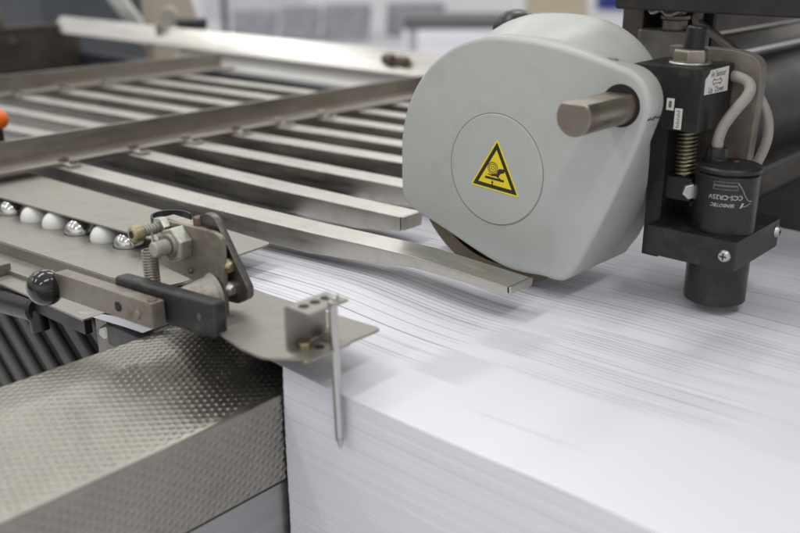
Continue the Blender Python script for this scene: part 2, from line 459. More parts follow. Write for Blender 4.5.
rail([(-860, 420, 10.5, 25, 10), (-385, 455, 10.5, 25, 10), (-62, 478, 10.5, 25, 14)], flap=False)
rail([(-860, 480, 10.5, 25, 10), (-385, 512, 10.5, 25, 10), (-62, 534, 10.5, 25, 14)], flap=False)

def crossbar(x, y0, y1, ztop, w):
    bm = bm_()
    prism(bm, [(x, 25.2), (x + w, 25.2), (x + w, 28), (x + 2.8, 28), (x + 2.8, ztop), (x, ztop)], 'y', y0, y1)
    return obj('cross_bar', bm, BAR, rack, bev=.6)
c1 = crossbar(-417, -80, 596, 45.5, 34)
c2 = crossbar(-785, 120, 575, 46, 34)
def rack_screw(x, y, bar):
    bm = bm_(); bm2 = bm_()
    a = random.uniform(0, 1)
    hexnut(bm, (x - 4, y, 28), (x - 4, y, 31), 4.6, a)
    cyl(bm, (x - 4, y, 28), (x - 4, y, 32), 2.2, n=14)
    o = obj('rack_screw', bm, random.choice((RUST, WORN, DUSTY)), rack)
    box(bm2, x + .2, x + 15, y - 5, y + 5, 25.2, 27.4, mat=Matrix.Translation((x, y, 0)) @ Matrix.Rotation(random.uniform(-.2, .2), 4, 'Z') @ Matrix.Translation((-x, -y, 0)))
    obj('clip', bm2, ZINC, rack, bev=.5)
    bm3 = bm_(); cyl(bm3, (x + 9, y + 1, 27), (x + 9, y + 1, 30), 3.2, 2.8, n=16)
    obj('clip_screw', bm3, RUST, rack, bev=.3)
for y in (105, 171, 226, 284, 338, 397): rack_screw(-384, y, c1)
for y in (192, 250, 310, 368): rack_screw(-752, y, c2)

# frame round the rack
bm = bm_(); prism(bm, roundpoly([(590, 43), (596, 41), (624, 62), (618, 69), (612, 69)], 1.5, 3), 'x', -1290, -150)
fr = thing('frame_rail', (-700, 600, 41), 'bright polished far rail with a brown stud on it', 'rail')
obj('bar', bm, FARRAIL, fr)
for x in (-484, -462):
    bm = bm_(); hexnut(bm, (x, 600, 58), (x + 16, 598, 58), 8 if x < -470 else 6.5, .4)
    obj('stud', bm, RUST, fr, bev=.6)
bm = bm_(); prism(bm, [(588, 20), (590, 18), (616, 35), (613, 38)], 'x', -930, -150)
tag(obj('side_rail', bm, CREAM, None, (-600, 600, 4), bev=.5), 'wide cream painted side rail below the bright far rail', 'rail')
bm = bm_(); box(bm, -1310, -1280, 250, 640, -30, 50); box(bm, -1314, -1276, 250, 604, 50, 57)
tag(obj('frame_beam', bm, SHADE, None, (-1290, 400, -30), bev=1), 'broad brown steel frame beam with a bright top edge at the upper left', 'beam')
bm = bm_(); box(bm, -1320, -150, 640, 660, -120, 3)
tag(obj('frame_wall', bm, BLUEDARK, None, (-700, 650, -120), bev=1), 'dark machine side wall below the cream side rail', 'wall')
bm = bm_(); box(bm, -1320, -100, 60, 640, -130, -40)
tag(obj('machine_bed', bm, GUNK, None, (-900, 300, -130), bev=2), 'dark machine bed seen between the rails', 'machine')

# ================================================================== ball strip
def plate_poly(bm, pts, z0, z1):
    prism(bm, pts, 'z', z0, z1)
lowp = thing('ball_plate', (-250, 20, 6), 'flat steel plate with a row of holes holding white and steel balls', 'plate')
balls = [(-394, 30.5, 1), (-367, 32.3, 0), (-340.2, 34, 1), (-311.1, 36.2, 0), (-284.6, 38.6, 0), (-257.8, 41, 1), (-230.7, 44.3, 0), (-207.0, 47.6, 1)]
bm = bm_()
outer = [(-520, -28), (-279.6, -5.4), (-161.6, 5.1), (-124.7, 14.0), (-121.5, 30), (-126, 66), (-208, 62), (-520, 40)]
es = []
def loop(pts):
    vs = [bm.verts.new((p[0], p[1], 8)) for p in pts]
    for i in range(len(vs)): es.append(bm.edges.new((vs[i], vs[(i + 1) % len(vs)])))
loop(roundpoly(outer, [1, 0, 0, 8, 4, 3, 0, 1], 4))
for (x, y, k) in balls: loop([(x + 10.4 * math.cos(a), y + 10.4 * math.sin(a)) for a in [2 * math.pi * i / 40 for i in range(40)]])
bmesh.ops.triangle_fill(bm, use_beauty=True, use_dissolve=False, edges=es)
res = bmesh.ops.extrude_face_region(bm, geom=bm.faces[:])
for v in [g for g in res['geom'] if isinstance(g, bmesh.types.BMVert)]: v.co.z = 6.2
obj('sheet', bm, PLATE, lowp, ang=30)
bm = bm_()   # folded front edge
prism(bm, [(-28 - .4, 7.4), (-26, 7.4), (-26, -.5), (-28.4, -.5)], 'x', 0, 1)
for v in bm.verts:
    t = v.co.x; v.co.x = lerp(-520, -150, t); v.co.y += lerp(0, 34.2, t)
obj('folded_edge', bm, PLATE, lowp, bev=.5)

cover = bm_()
plate_poly(cover, roundpoly([(-520, 12), (-345, 28.5), (-191, 43), (-108, 51), (-111, 90), (-216, 88), (-404, 80), (-520, 74)], [1, 0, 0, 4, 5, 0, 0, 1], 4), 18.6, 20)
tag(obj('cover_plate', cover, PLATE, None, (-250, 60, 18.6), bev=.4), 'flat steel cover plate lying over the back of the ball row', 'plate')

proto = {}
names = {0: 'white nylon ball', 1: 'shiny steel ball'}
blab = ['shiny steel ball sixth from the clamp end of the row', 'white ball at the far left end of the row',
        'shiny steel ball at the left end of the row, before the two neighbouring white balls',
        'white ball next to the leftmost shiny steel ball', 'second of the two neighbouring white balls, before the middle steel ball',
        'shiny steel ball in the middle of the row, between two white balls', 'white ball nearest the clamp bracket, between two steel balls',
        'shiny steel ball at the right end of the row, under the brass knob']
for i, (x, y, k) in enumerate(balls):
    if i < 2: continue
    if k not in proto:
        bm = bm_(); sphere(bm, (x, y, 8.7), 9.8, 48)
        o = obj('guide_ball', bm, STEELBALL if k else NYLON, None, (x, y, 8.7)); proto[k] = o
    else:
        o = proto[k].copy(); COL.objects.link(o); o.location = Vector((x, y, 8.7)) * S
    tag(o, blab[i], 'ball', 'balls in the guide plate')

bm = bm_()
prism(bm, [(-520, -60), (-231, -30.5), (-139, -27.6), (-139, 18), (-290, -3), (-520, -30)], 'z', -4.6, -3.2)
box(bm, -520, -112, -8, 14, -3.2, -.4, mat=Matrix.Translation((-112, 6, 0)) @ Matrix.Rotation(R(5), 4, 'Z') @ Matrix.Translation((112, -6, 0)))
tag(obj('ledge_strip', bm, PLATE, None, (-250, -10, -4.6), bev=.35), 'narrow steel ledge strip in front of the ball plate, behind the black knob', 'strip')
bm = bm_(); box(bm, -285, -243, -33, -17, -3, 4); cyl(bm, (-262, -25, 4), (-262, -25, 8), 4)
tag(obj('spacer_block', bm, WORN, None, (-262, -25, -3), bev=.6), 'small brown steel block on the ledge at the left edge', 'block')
bm = bm_()
prism(bm, [(-520, -58), (-231, -29), (-141, -26), (-141, -21), (-520, -48)], 'z', -14, -4.8)
tag(obj('black_rail', bm, BLACK, None, (-250, -30, -14), bev=.6), 'thin black rail under the edge of the steel ledge', 'rail')

# ================================================================== corner plate, clamp bracket
cplane = lambda x, y: 16.46 + .0865 * (x + 40) - .0035 * (y - 5)
bm = bm_()
pts = roundpoly([(-110, 2), (-60, -4), (-26.5, -17), (-2, -24), (17, -26.5), (33, -18), (37, 8), (37.5, 31.5), (-30, 36), (-58, 38.7), (-79, 42.5), (-108, 46)], [3, 2, 0, 3, 4, 3, 0, 4, 0, 0, 0, 2], 4)
loft(bm, [[(p[0], p[1], cplane(*p) - 1.5) for p in pts], [(p[0], p[1], cplane(*p)) for p in pts]])
tag(obj('corner_plate', bm, PLATE, None, (-30, 5, 14), bev=.35), 'pointed steel corner plate reaching out over the edge of the pile', 'plate')

cl = thing('clamp_bracket', (-75, 5, 15), 'worn brown upright steel bracket with a large hex nut and a coil spring', 'bracket')
bm = bm_()
prism(bm, roundpoly([(-104.5, 56.5), (-53, 59.3), (-46.5, 57), (-47.5, 15.8), (-58, 15.2), (-62, 25), (-78, 28.3), (-102, 29.6)], [2, 4, 3, .5, .5, 2, 2, 4], 4), 'y', 3, 6)
obj('upright_plate', bm, WORN, cl, bev=.5)
bm = bm_(); box(bm, -101, -66, 6, 13, 55, 57.5); obj('top_flange', bm, DUSTY, cl, bev=.8)
bm = bm_(); hexnut(bm, (-80.5, 3, 48), (-80.5, -5, 48), 10.0, .35); nut = obj('hex_nut', bm, ZINC, cl, bev=.5)
bm = bm_(); cyl(bm, (-80.5, -4.5, 48), (-80.5, -6.6, 48), 7.2, 6.0, n=28); obj('washer', bm, WORN, cl, bev=.3)
bm = bm_(); cyl(bm, (-80.5, -5, 48), (-80.5, -15.5, 48), 4.0, n=24, bev=.5)
for k in range(7): cyl(bm, (-80.5, -6 - k * 1.2, 48), (-80.5, -6.6 - k * 1.2, 48), 4.25, n=24)
obj('bolt', bm, DUSTY, cl)
bm = bm_(); hexnut(bm, (-95.5, 3, 54), (-95.5, -1.5, 54), 6.0, .2); obj('small_nut', bm, ZINC, cl, bev=.4)
bm = bm_(); cyl(bm, (-95.5, 0, 54), (-95.5, -13, 54), 2.6, n=20)
for k in range(5): cyl(bm, (-95.5, -3 - k * 1.7, 54), (-95.5, -3.8 - k * 1.7, 54), 3.1, n=20)
obj('small_bolt', bm, DUSTY, cl)
bm = bm_(); cyl(bm, (-95.5, -11.5, 53.8), (-95.5, -18, 53.8), 4.9, 4.4, n=28, bev=.9); kn = obj('brass_knob', bm, BRASS, cl)
bm = bm_(); cyl(bm, (-95.5, -17.4, 53.8), (-95.5, -18.15, 53.8), 2.1, n=16); obj('socket', bm, DARK, kn)
bm = bm_(); helix(bm, (-90.3, -11, 20), (-91, -11, 45.4), 3.7, .62, 16); obj('spring', bm, SPRING, cl)
bm = bm_(); tube(bm, [(-91, -11, 45), (-92, -8, 48), (-93, -7, 52), (-94, -7.5, 54), (-96, -7.5, 53)], .7, 8); obj('spring_hook', bm, SPRING, cl)
bm = bm_()
for a0, a1, rr in ((0, 1, 1),):
    rin, rout = 9.5, 10.6
    ring0 = []
    N2 = 26
    for i in range(N2):
        a = R(60 + 235 * i / (N2 - 1)); c, s_ = math.cos(a), math.sin(a)
        q = (-104, 13)
        ring0.append([(q[0] + c * rout * 1.15, q[1] + s_ * rout, 50.5), (q[0] + c * rout * 1.15, q[1] + s_ * rout, 56.2), (q[0] + c * rin * 1.15, q[1] + s_ * rin, 56.2), (q[0] + c * rin * 1.15, q[1] + s_ * rin, 50.5)])
    loft(bm, ring0)
obj('black_band', bm, JAW, cl, bev=.2)
bm = bm_(); hexnut(bm, (-73.5, 10, 57.5), (-73.5, 10, 62), 3.6, .5); obj('rusty_screw', bm, RUST, cl, bev=.3)
# pivot boss, tapered
bm = bm_(); cyl(bm, (-56.5, 3.4, 23.5), (-62, -21, 22.5), 11.2, 7.6, n=36, bev=1.6); obj('pivot_boss', bm, DUSTY, cl)
bm = bm_(); cyl(bm, (-56.5, 3.2, 23.5), (-56.8, 1.2, 23.5), 12.6, 11.4, n=36, bev=.6); obj('weld_collar', bm, DUSTY, cl)
bm = bm_(); sphere(bm, (-74.5, 2.5, 33.5), 1.7, 14); obj('rivet', bm, RUST, cl)
# dark link leaning behind the plate
bm = bm_()
prism(bm, roundpoly([(-74, 55), (-73, 62.5), (-66, 66), (-59, 64.5), (-34.5, 31), (-35.5, 25.5), (-44, 20.6), (-57, 19.4), (-60, 40)], [2, 3, 4, 4, 3, 2, 2, 2, 3], 5), 'y', 8.5, 13)
obj('link_arm', bm, LINK, cl, bev=.8)
for (x, z_, m_) in ((-48.5, 41, BRASS), (-48.2, 28.5, ZINC)):
    bm = bm_(); cyl(bm, (x - .5, 7.5, z_), (x + 3.6, 7.5, z_), 4.1, 3.0, n=24, bev=.8); obj('side_screw', bm, m_, cl)
bm = bm_(); sphere(bm, (-48.5, 1.5, 18), 2.2, 16); obj('foot_screw', bm, BRASS, cl)

# black jaw bar and lever
def rotbar(bm, x0, x1, ya, yb, th, z0, z1):
    loft(bm, [[(x0, ya, z0), (x0, ya + th, z0), (x0, ya + th, z1), (x0, ya, z1)], [(x1, yb, z0), (x1, yb + th, z0), (x1, yb + th, z1), (x1, yb, z1)]])
jaw = thing('clamp_jaw', (-60, -22, 15), 'thick black metal bar with rounded ends and a copper coloured hole lying beside the lever', 'bar')
bm = bm_(); rotbar(bm, -97, -26, -30.2, -20.3, 9, 14.9, 34); obj('bar', bm, JAW, jaw, bev=2.2, seg=3)
bm = bm_(); cyl(bm, (-35.5, -19, 25.2), (-35.6, -21.9, 25.2), 2.0, n=20); obj('hole', bm, RUST, jaw)

lv = thing('clamp_lever', (-100, -35, 16), 'flat steel clamp lever with a black ball knob on its end', 'lever')
ua = math.atan2(9.2, 80.5)
bm = bm_(); rotbar(bm, -136, -57, -42.8, -34.4, 8, 16, 30); obj('lever_arm', bm, WORN, lv, bev=.7)
Lm = lambda x: lerp(-42.8, -34.4, (x + 136) / 79)
bm = bm_(); cyl(bm, (-83.5, Lm(-83.5) + .5, 22.3), (-83.5, Lm(-83.5) - .25, 22.3), 2.7, n=24); obj('arm_hole', bm, DARK, lv)
bm = bm_(); cyl(bm, (-68.5, Lm(-68.5) + .5, 21.6), (-68.5, Lm(-68.5) - .6, 21.6), 2.6, 2.3, n=24, bev=.2); obj('arm_pin', bm, WORN, lv)
bm = bm_(); cyl(bm, (-61, -31, 29.6), (-61, -31, 30.7), 2.5, n=24, bev=.2); obj('top_screw', bm, RUST, lv)
bm = bm_(); sphere(bm, (-142.5, -45.0, 20.4), 10.2, 56); obj('ball_knob', bm, KNOB, lv)

# handle rod, dark latch, scrap of paper, grille
bm = bm_(); cyl(bm, (-330, -34, -24), (-196, -25, -13), 9.5, 8.5, n=32, bev=1.5); cyl(bm, (-199, -25, -14), (-195, -26, -27), 5.5, n=24, bev=.6)
tag(obj('handle_rod', bm, BLACKP, None, (-230, -28, -20)), 'thick black handle rod below the ball knob at the left edge', 'handle')
lt = thing('latch', (-125, -12, -30), 'dark oily latch block with a bolt under the lever', 'latch')
bm = bm_(); box(bm, -136, -98, -16, 8, -22, -7); obj('block', bm, BLACKP, lt, bev=1.6)
bm = bm_(); box(bm, -158, -136, -10, 0, -60, -8); obj('lug', bm, WORN, lt, bev=.8)
bm = bm_(); hexnut(bm, (-141, -10, -15), (-138, -16, -15), 4.2, .3); obj('bolt', bm, ZINC, lt, bev=.4)
bm = bm_()
g = []
for i in range(9):
    t = i / 8
    g.append([bm.verts.new((lerp(-152, -96, t), lerp(-24.5, -17, t) + 1.5 * math.sin(t * 3), -3.0 - .6 * math.sin(t * 4))),
              bm.verts.new((lerp(-152, -96, t) + 1, lerp(-24, -14, t) + 16 * t ** .6, -2.6 - 1.2 * math.sin(t * 4)))])
for a, b in zip(g, g[1:]): bm.faces.new((a[0], b[0], b[1], a[1]))
bmesh.ops.solidify(bm, geom=bm.faces[:], thickness=.15)
tag(obj('paper_scrap', bm, WPILE, None, (-120, -15, -6)), 'torn white corner of paper sticking out under the lever', 'paper')

gr = thing('vent_grille', (-290, 20, -120), 'dark grille of slanting grey bars below the black handle', 'grille')
for k in range(-4, 7):
    xx = -297 + k * 43
    bm = bm_(); dx, dz = 70, -58
    pts4 = [(xx - dx, -61 - dz), (xx - dx + 21, -61 - dz), (xx + dx * 1.6 + 21, -61 + dz * 1.6), (xx + dx * 1.6, -61 + dz * 1.6)]
    prism(bm, pts4, 'y', 20, 26); obj('grille_bar', bm, GRILLE, gr, bev=2.5, seg=3)
bm = bm_(); box(bm, -620, -100, 48, 54, -300, -8); obj('back_panel', bm, DARK, gr)

# ================================================================== pin bracket
pb = thing('pin_bracket', (33, -8, 22), 'small C shaped steel bracket with three holes at the corner of the pile', 'bracket')
zb, zt = 25.0, 47.5
bm = bm_()
prism(bm, roundpoly([(43.5, zb), (43.5, zb + 1.4), (28, zb + 1.4), (28, zt - 1.4), (42.5, zt - 1.4), (42.5, zt), (26.5, zt), (26.5, zb)], [0, 0, 1.4, 1.4, 0, 0, 2.6, 2.6], 4), 'y', -20.5, 4)
obj('channel', bm, PLATE, pb, bev=.3)
for y in (-15.5, -8.8, -2.2):
    bm = bm_(); cyl(bm, (34.3, y, zt - .8), (34.3, y, zt + .12), 2.5, n=24); obj('flange_hole', bm, DARK, pb)
bm = bm_(); hexnut(bm, (31.6, -13, zb + 1.3), (31.6, -13, zb + 4.2), 3.4, .2); cyl(bm, (31.6, -13, zb - 6), (31.6, -13, zb), 2.1, n=18); obj('base_screw', bm, BRASS, pb, bev=.3)
bm = bm_(); hexnut(bm, (33, 1.2, zb + 1.3), (33, 1.2, zb + 5.5), 3.4, .6); obj('rear_screw', bm, DUSTY, pb, bev=.3)
bm = bm_(); cyl(bm, (36.5, -9, zb + .9), (36.5, -9, zb + 1.55), 2.4, n=20); obj('base_hole', bm, DARK, pb)
bm = bm_(); cyl(bm, (41.0, -4.6, 51.0), (43.8, -4.6, -19), 2.15, n=28, bev=.35); cyl(bm, (43.8, -4.6, -19), (44.0, -4.6, -24.5), 2.15, .5, n=28)
tag(obj('stop_pin', bm, PIN, None, (43, -4.6, 20)), 'thin round steel pin hanging through the small bracket down the side of the pile', 'pin')
bm = bm_(); tube(bm, [(38.5, 1, zt + 1.2), (40, -2, zt + 1.6), (41.5, -6.5, zt + 1.5), (43.8, -6, zt + 1.2), (43.6, -3, zt + 1.2)], .9, 8)
obj('spring_clip', bm, ZINC, pb)

# ================================================================== roller housing
hs = thing('roller_housing', (5, 180, 0), 'pale grey green painted roller housing with a yellow warning triangle', 'machine guard')
C0 = Vector((5, 73.5)); RR = 75.2
out = [(C0.x + RR * math.cos(a), C0.y + RR * math.sin(a)) for a in [R(92 + 90 * i / 24) for i in range(25)]]
out = [(x, z) for x, z in out]
tail = [(-70, 52), (-69.4, 44), (-64, 36.4), (-36, 28.2), (-6, 17.6), (14, 12.6), (28, 12.4), (40, 14.0), (49, 12.9), (56, 14.6), (60.5, 20), (64.5, 27)]
line = [(70.5, 40), (77.5, 56), (84.5, 73), (92, 93), (96.6, 108)]
cz = Vector((80.6, 119.3)); arc2 = [(cz.x + 18.6 * math.cos(R(a)), cz.y + 18.6 * math.sin(R(a))) for a in (-20, -8, 8, 24, 40, 56, 70, 78)]
top = [(66, 141.8), (48, 145.4), (28, 148.2)]
poly = [Vector(p) for p in out + tail + line + arc2 + top]
# rounding passes
for _ in range(2):
    q = []
    for i in range(len(poly)):
        a, b = poly[i], poly[(i + 1) % len(poly)]
        q += [a * .75 + b * .25, a * .25 + b * .75]
    poly = q
def inset(P, d):
    n = len(P); o = []
    for i in range(n):
        t = (P[(i + 1) % n] - P[i - 1]).normalized()
        nn = Vector((-t.y, t.x))          # polygon runs counter clockwise: left is inside
        o.append(P[i] + nn * d)
    return o
def ringY(P, y): return [(p.x, y, p.y) for p in P]
bm = bm_()
FY = 165
rings = []
for k in range(7):
    a = R(90 * k / 6); rings.append(ringY(inset(poly, 3.2 * (1 - math.sin(a))), FY + 3.2 * (1 - math.cos(a))))
def deep(p): return 17 + (31 * smooth(96, 52, p.y) if p.x > 30 else 0)      # the flange is deeper towards its foot
rings.append([(p.x, FY + deep(p) - 1.5, p.y) for p in poly])
rings.append([(q.x, FY + deep(p), q.y) for p, q in zip(poly, inset(poly, 1.2))])
loft(bm, rings)
# drum behind: flares out to the back, its underside cut open along the flange's lower edge
def cutz(x): return 12.6 + max(0, (20 - x) * .30) + max(0, (x - 34) * .10)
rings = []
for (y, rx, rz, pw) in ((FY + 17, 72.5, 73.5, 2), (FY + 24, 73, 75.5, 2.1), (FY + 45, 74.5, 80, 2.4), (FY + 62, 75.5, 83.5, 2.6), (FY + 68, 75.5, 84.3, 2.6), (FY + 71, 74.6, 83.2, 2.6), (FY + 72, 72, 81, 2.6)):
    ring = []
    for i in range(120):
        a = 2 * math.pi * i / 120; ca, sa = math.cos(a), math.sin(a)
        x = 4 + rx * math.copysign(abs(ca) ** (2 / pw), ca); zz = 73 + rz * math.copysign(abs(sa) ** (2 / pw), sa)
        ze = max(zz, cutz(x)); x = min(x, 63.4 + (ze - 27) * (.396 if ze > 27 else .66))      # stays behind the slanting edge of the flange
        ring.append((x, y, max(zz, cutz(x))))
    rings.append(ring)
loft(bm, rings)
shell = obj('shell', bm, HOUSE, hs, ang=50)
bm = bm_(); cyl(bm, (5, FY + .4, 72), (5, FY - .55, 72), 33, n=96, bev=.5); disc = obj('cover_disc', bm, HOUSE, hs)
bm = bm_()   # shadow gap round the disc
n = 96
for i in range(n): pass
loft(bm, [[(5 + r_ * math.cos(2 * math.pi * i / n), FY + yy, 72 + r_ * math.sin(2 * math.pi * i / n)) for i in range(n)] for r_, yy in ((32.9, .2), (32.9, -.12), (33.5, -.12), (33.5, .2))], False, False)
obj('disc_gap', bm, M('gap_grey', (.22, .23, .21), 0, .7), disc)
bm = bm_(); cyl(bm, (83, FY + .5, 118.4), (83, FY - .12, 118.4), 11.2, n=48); hole = obj('shaft_hole', bm, DARK, hs)
bm = bm_()
rs = []
for y, k in ((FY + 8, 1), (120.5, 1), (119.3, .93)):
    rs.append([(82.6 + 9.7 * k * math.cos(a), y, 118.4 + min(9.7 * k * math.sin(a), 6.6 * (k if k < 1 else 1))) for a in [2 * math.pi * i / 64 for i in range(64)]])
loft(bm, rs); obj('shaft', bm, SHAFT, hs, ang=25)
bm = bm_(); cyl(bm, (80, 176, 140.0), (80.4, 176, 139.0 + .9), 3, n=20)
for v in bm.verts: pass
bm.free()
bm = bm_(); cyl(bm, (71, 174, 137), (71.3, 174, 141.15), 3.0, n=24); obj('top_plug', bm, M('plug_grey', (.25, .26, .24), 0, .5), hs)
bm = bm_(); tube(bm, [(98.0, 167.0, 112.2), (98.6, 169, 112.9), (98.75, 171, 112.2), (98.7, 173.5, 113.3), (98.75, 176, 112.5), (98.75, 181, 112.8)], .34, 6)
obj('crack', bm, DARK, hs)
# wheel
wh_bm = bm_()
prof_w = [(60, 171), (67.6, 171), (70.6, 172.5), (71.6, 174.5), (71.6, 176.5), (70.2, 177.2), (70.2, 178.6), (71.6, 179.2), (71.6, 186), (70.4, 188), (60, 188)]
n = 128
vsw = [[wh_bm.verts.new((4 + r_ * math.cos(2 * math.pi * i / n), y, 72.3 + r_ * math.sin(2 * math.pi * i / n))) for r_, y in prof_w] for i in range(n)]
for i in range(n):
    a, b = vsw[i], vsw[(i + 1) % n]
    for k in range(len(prof_w) - 1): wh_bm.faces.new((a[k], a[k + 1], b[k + 1], b[k]))
obj('wheel', wh_bm, TYRE, hs, ang=25)
# warning triangle
sg = [(6.16, 90.72), (-12.51, 60.78), (23.11, 58.39)]
def tri(bm, pts, y0, y1, r): prism(bm, roundpoly(pts, r, 5), 'y', y0, y1)
def scaled(pts, k):
    cx = sum(p[0] for p in pts) / 3; cy = sum(p[1] for p in pts) / 3
    return [(cx + (p[0] - cx) * k, cy + (p[1] - cy) * k) for p in pts]
bm = bm_(); tri(bm, sg, FY - .56, FY - .80, 2.0); sign = obj('warning_triangle', bm, YEL, hs)
bm = bm_(); tri(bm, scaled(sg, .905), FY - .79, FY - .84, .8); obj('black_border', bm, INK, sign)
bm = bm_(); tri(bm, scaled(sg, .68), FY - .83, FY - .88, .2); obj('yellow_field', bm, YEL, sign)
bm = bm_()
for P in ([(-1.62, 67.78), (-1.94, 66.29), (11.74, 65.62), (12.04, 66.98)],
          [(-.44, 69.51), (2.06, 68.99), (4.75, 69.43), (6.68, 70.15), (7.33, 72.08), (8.25, 73.24), (12.35, 73.49), (11.97, 71.21), (9.82, 70.56), (8.65, 69.66), (7.99, 67.93), (9.73, 67.21), (8.52, 67.0), (6.02, 68.42), (3.32, 68.18), (.33, 68.71)],
          [(3.17, 62.83), (4.03, 62.88), (3.98, 64.2), (4.69, 64.3), (3.55, 65.66), (2.52, 64.18), (3.12, 64.16)]):
    prism(bm, P, 'y', FY - .87, FY - .93)
for (ro, ri) in ((3.7, 3.2), (2.6, 2.15), (1.2, .8)):
    n = 40
    loft(bm, [[(3.6 + r_ * math.cos(2 * math.pi * i / n), yy, 73.0 + r_ * math.sin(2 * math.pi * i / n)) for i in range(n)] for r_, yy in ((ri, FY - .87), (ri, FY - .93), (ro, FY - .93), (ro, FY - .87), (ri, FY - .87))], False, False)
obj('pictogram', bm, INK, sign)
# black knob showing over the drum
bm = bm_(); sphere(bm, (-52, 262, 143), 16, 32)
for v in bm.verts: v.co.z = 143 + (v.co.z - 143) * .8
cyl(bm, (-49, 262, 60), (-49, 262, 132), 5, n=20)
tag(obj('round_knob', bm, BLACKP, None, (-49, 262, 130)), 'black rounded knob peeking over the top of the grey housing', 'knob')

# ================================================================== sensor mount
sm = thing('sensor_mount', (90, 225, 25), 'black sensor mount with an adjusting screw, spring and white label', 'mount')
bm = bm_(); es = []
def loop_yz(pts):
    vs = [bm.verts.new((79, p[0], p[1])) for p in pts]
    for i in range(len(vs)): es.append(bm.edges.new((vs[i], vs[(i + 1) % len(vs)])))
loop_yz(roundpoly([(211.5, 25), (258, 25), (258, 130), (211.5, 130)], 1.5, 3))
loop_yz(roundpoly([(224, 68), (231, 68), (231, 104), (224, 104)], 3.4, 6))
bmesh.ops.triangle_fill(bm, use_beauty=True, edges=es)
res = bmesh.ops.extrude_face_region(bm, geom=bm.faces[:])
for v in [g_ for g_ in res['geom'] if isinstance(g_, bmesh.types.BMVert)]: v.co.x = 88.5
obj('mounting_plate', bm, BLACK, sm)
bm = bm_(); box(bm, 66, 107, 207.5, 247.5, 100.5, 135); blk = obj('screw_block', bm, BLACK, sm, bev=.7)
bm = bm_()
prism(bm, roundpoly([(87.2, 197.5), (139.5, 197.5), (139.5, 263), (87.2, 263)], [1.5, 2, 5, 1.5], 4), 'z', 31, 48); cb = obj('clamp_block', bm, BLACK, sm, bev=1.3)
bm = bm_(); box(bm, 139.2, 140.6, 199, 202.6, 30.8, 48.2); bm.free()
for (p0, p1) in (((134, 198.2, 39.5), (134, 195.6, 39.5)), ((138.6, 256, 41), (141.6, 256, 41))):
    bm = bm_(); cyl(bm, p0, p1, 3.6, 3.0, n=28, bev=.5); s_ = obj('clamp_screw', bm, ZINC, sm)
    d = (Vector(p1) - Vector(p0)).normalized(); q = Vector(p1)
    bm = bm_()
    if abs(d.y) > .5:
        box(bm, q.x - 1.9, q.x + 1.9, q.y - .12, q.y + .3, q.z - .4, q.z + .4); box(bm, q.x - .4, q.x + .4, q.y - .14, q.y + .3, q.z - 1.9, q.z + 1.9)
    else:
        box(bm, q.x - .3, q.x + .12, q.y - 1.9, q.y + 1.9, q.z - .4, q.z + .4); box(bm, q.x - .3, q.x + .14, q.y - .4, q.y + .4, q.z - 1.9, q.z + 1.9)
    obj('cross_slot', bm, DARK, s_)
bm = bm_(); hexnut(bm, (91.5, 224, 136.3), (91.5, 224, 143.4), 9.8, .25); obj('adjusting_nut', bm, SHAFT, sm, bev=.7)
bm = bm_(); cyl(bm, (91.5, 224, 135), (91.5, 224, 136.4), 11.4, n=40, bev=.4); obj('washer', bm, ZINC, sm)
bm = bm_(); cyl(bm, (92.5, 224, 140), (93.8, 224, 155.5), 5.3, n=32, bev=.8)
for k in range(10):
    f = k / 10; c0 = Vector((92.7 + 1.1 * f, 224, 143.6 + 11 * f)); cyl(bm, c0, c0 + Vector((0, 0, .55)), 5.75, n=32)
obj('threaded_stud', bm, BLACK, sm)
bm = bm_(); helix(bm, (96.2, 221.5, 74), (95.3, 221.5, 100.8), 4.9, .85, 12); obj('spring', bm, YSPRING, sm)
bm = bm_(); cyl(bm, (96.2, 221.5, 66), (95.4, 221.5, 100.8), 3.3, n=20); obj('guide_rod', bm, SHAFT, sm)
bm = bm_(); box(bm, 88, 104, 214.5, 229, 60, 73.6); yk = obj('yoke', bm, BLACK, sm, bev=1.2)
bm = bm_(); hexnut(bm, (103, 214.8, 67), (105.5, 211.4, 67), 4.8, .3); obj('yoke_bolt', bm, ZINC, yk, bev=.5)
# label with torn corner
bm = bm_()
loft(bm, [[(x, y, z_) for (y, z_) in ((211.0, 121.0), (240.6, 120.2), (239.6, 133.9), (216.5, 133.6), (215.5, 131.9), (213.2, 130.4), (211.0, 129.2))] for x in (107.0, 107.25)])
lb = obj('label', bm, WHITE, sm)
lbl = lambda u, v: (107.30, 225.6 + u, 126.9 + v - .02 * u)
bm = text_bm('ile Sensor', 4.7, lambda u, v: lbl(u * 1.0 + 1.0, v + 4.2), .035); obj('lettering', bm, INK, lb, smooth=False)
bm = text_bm('Up  Down', 4.6, lambda u, v: lbl(u - .3, v - 4.3), .035); obj('lettering', bm, INK, lb, smooth=False)
bm = bm_()
aw = [(-6.2, 0), (-3.6, 1.9), (-3.6, .9), (3.6, .9), (3.6, 1.9), (6.2, 0), (3.6, -1.9), (3.6, -.9), (-3.6, -.9), (-3.6, -1.9)]
for a, b in zip(aw, aw[1:] + aw[:1]): tube(bm, [lbl(*a), lbl(*b)], .17, 6, smooth=False)
obj('arrow', bm, INK, lb)
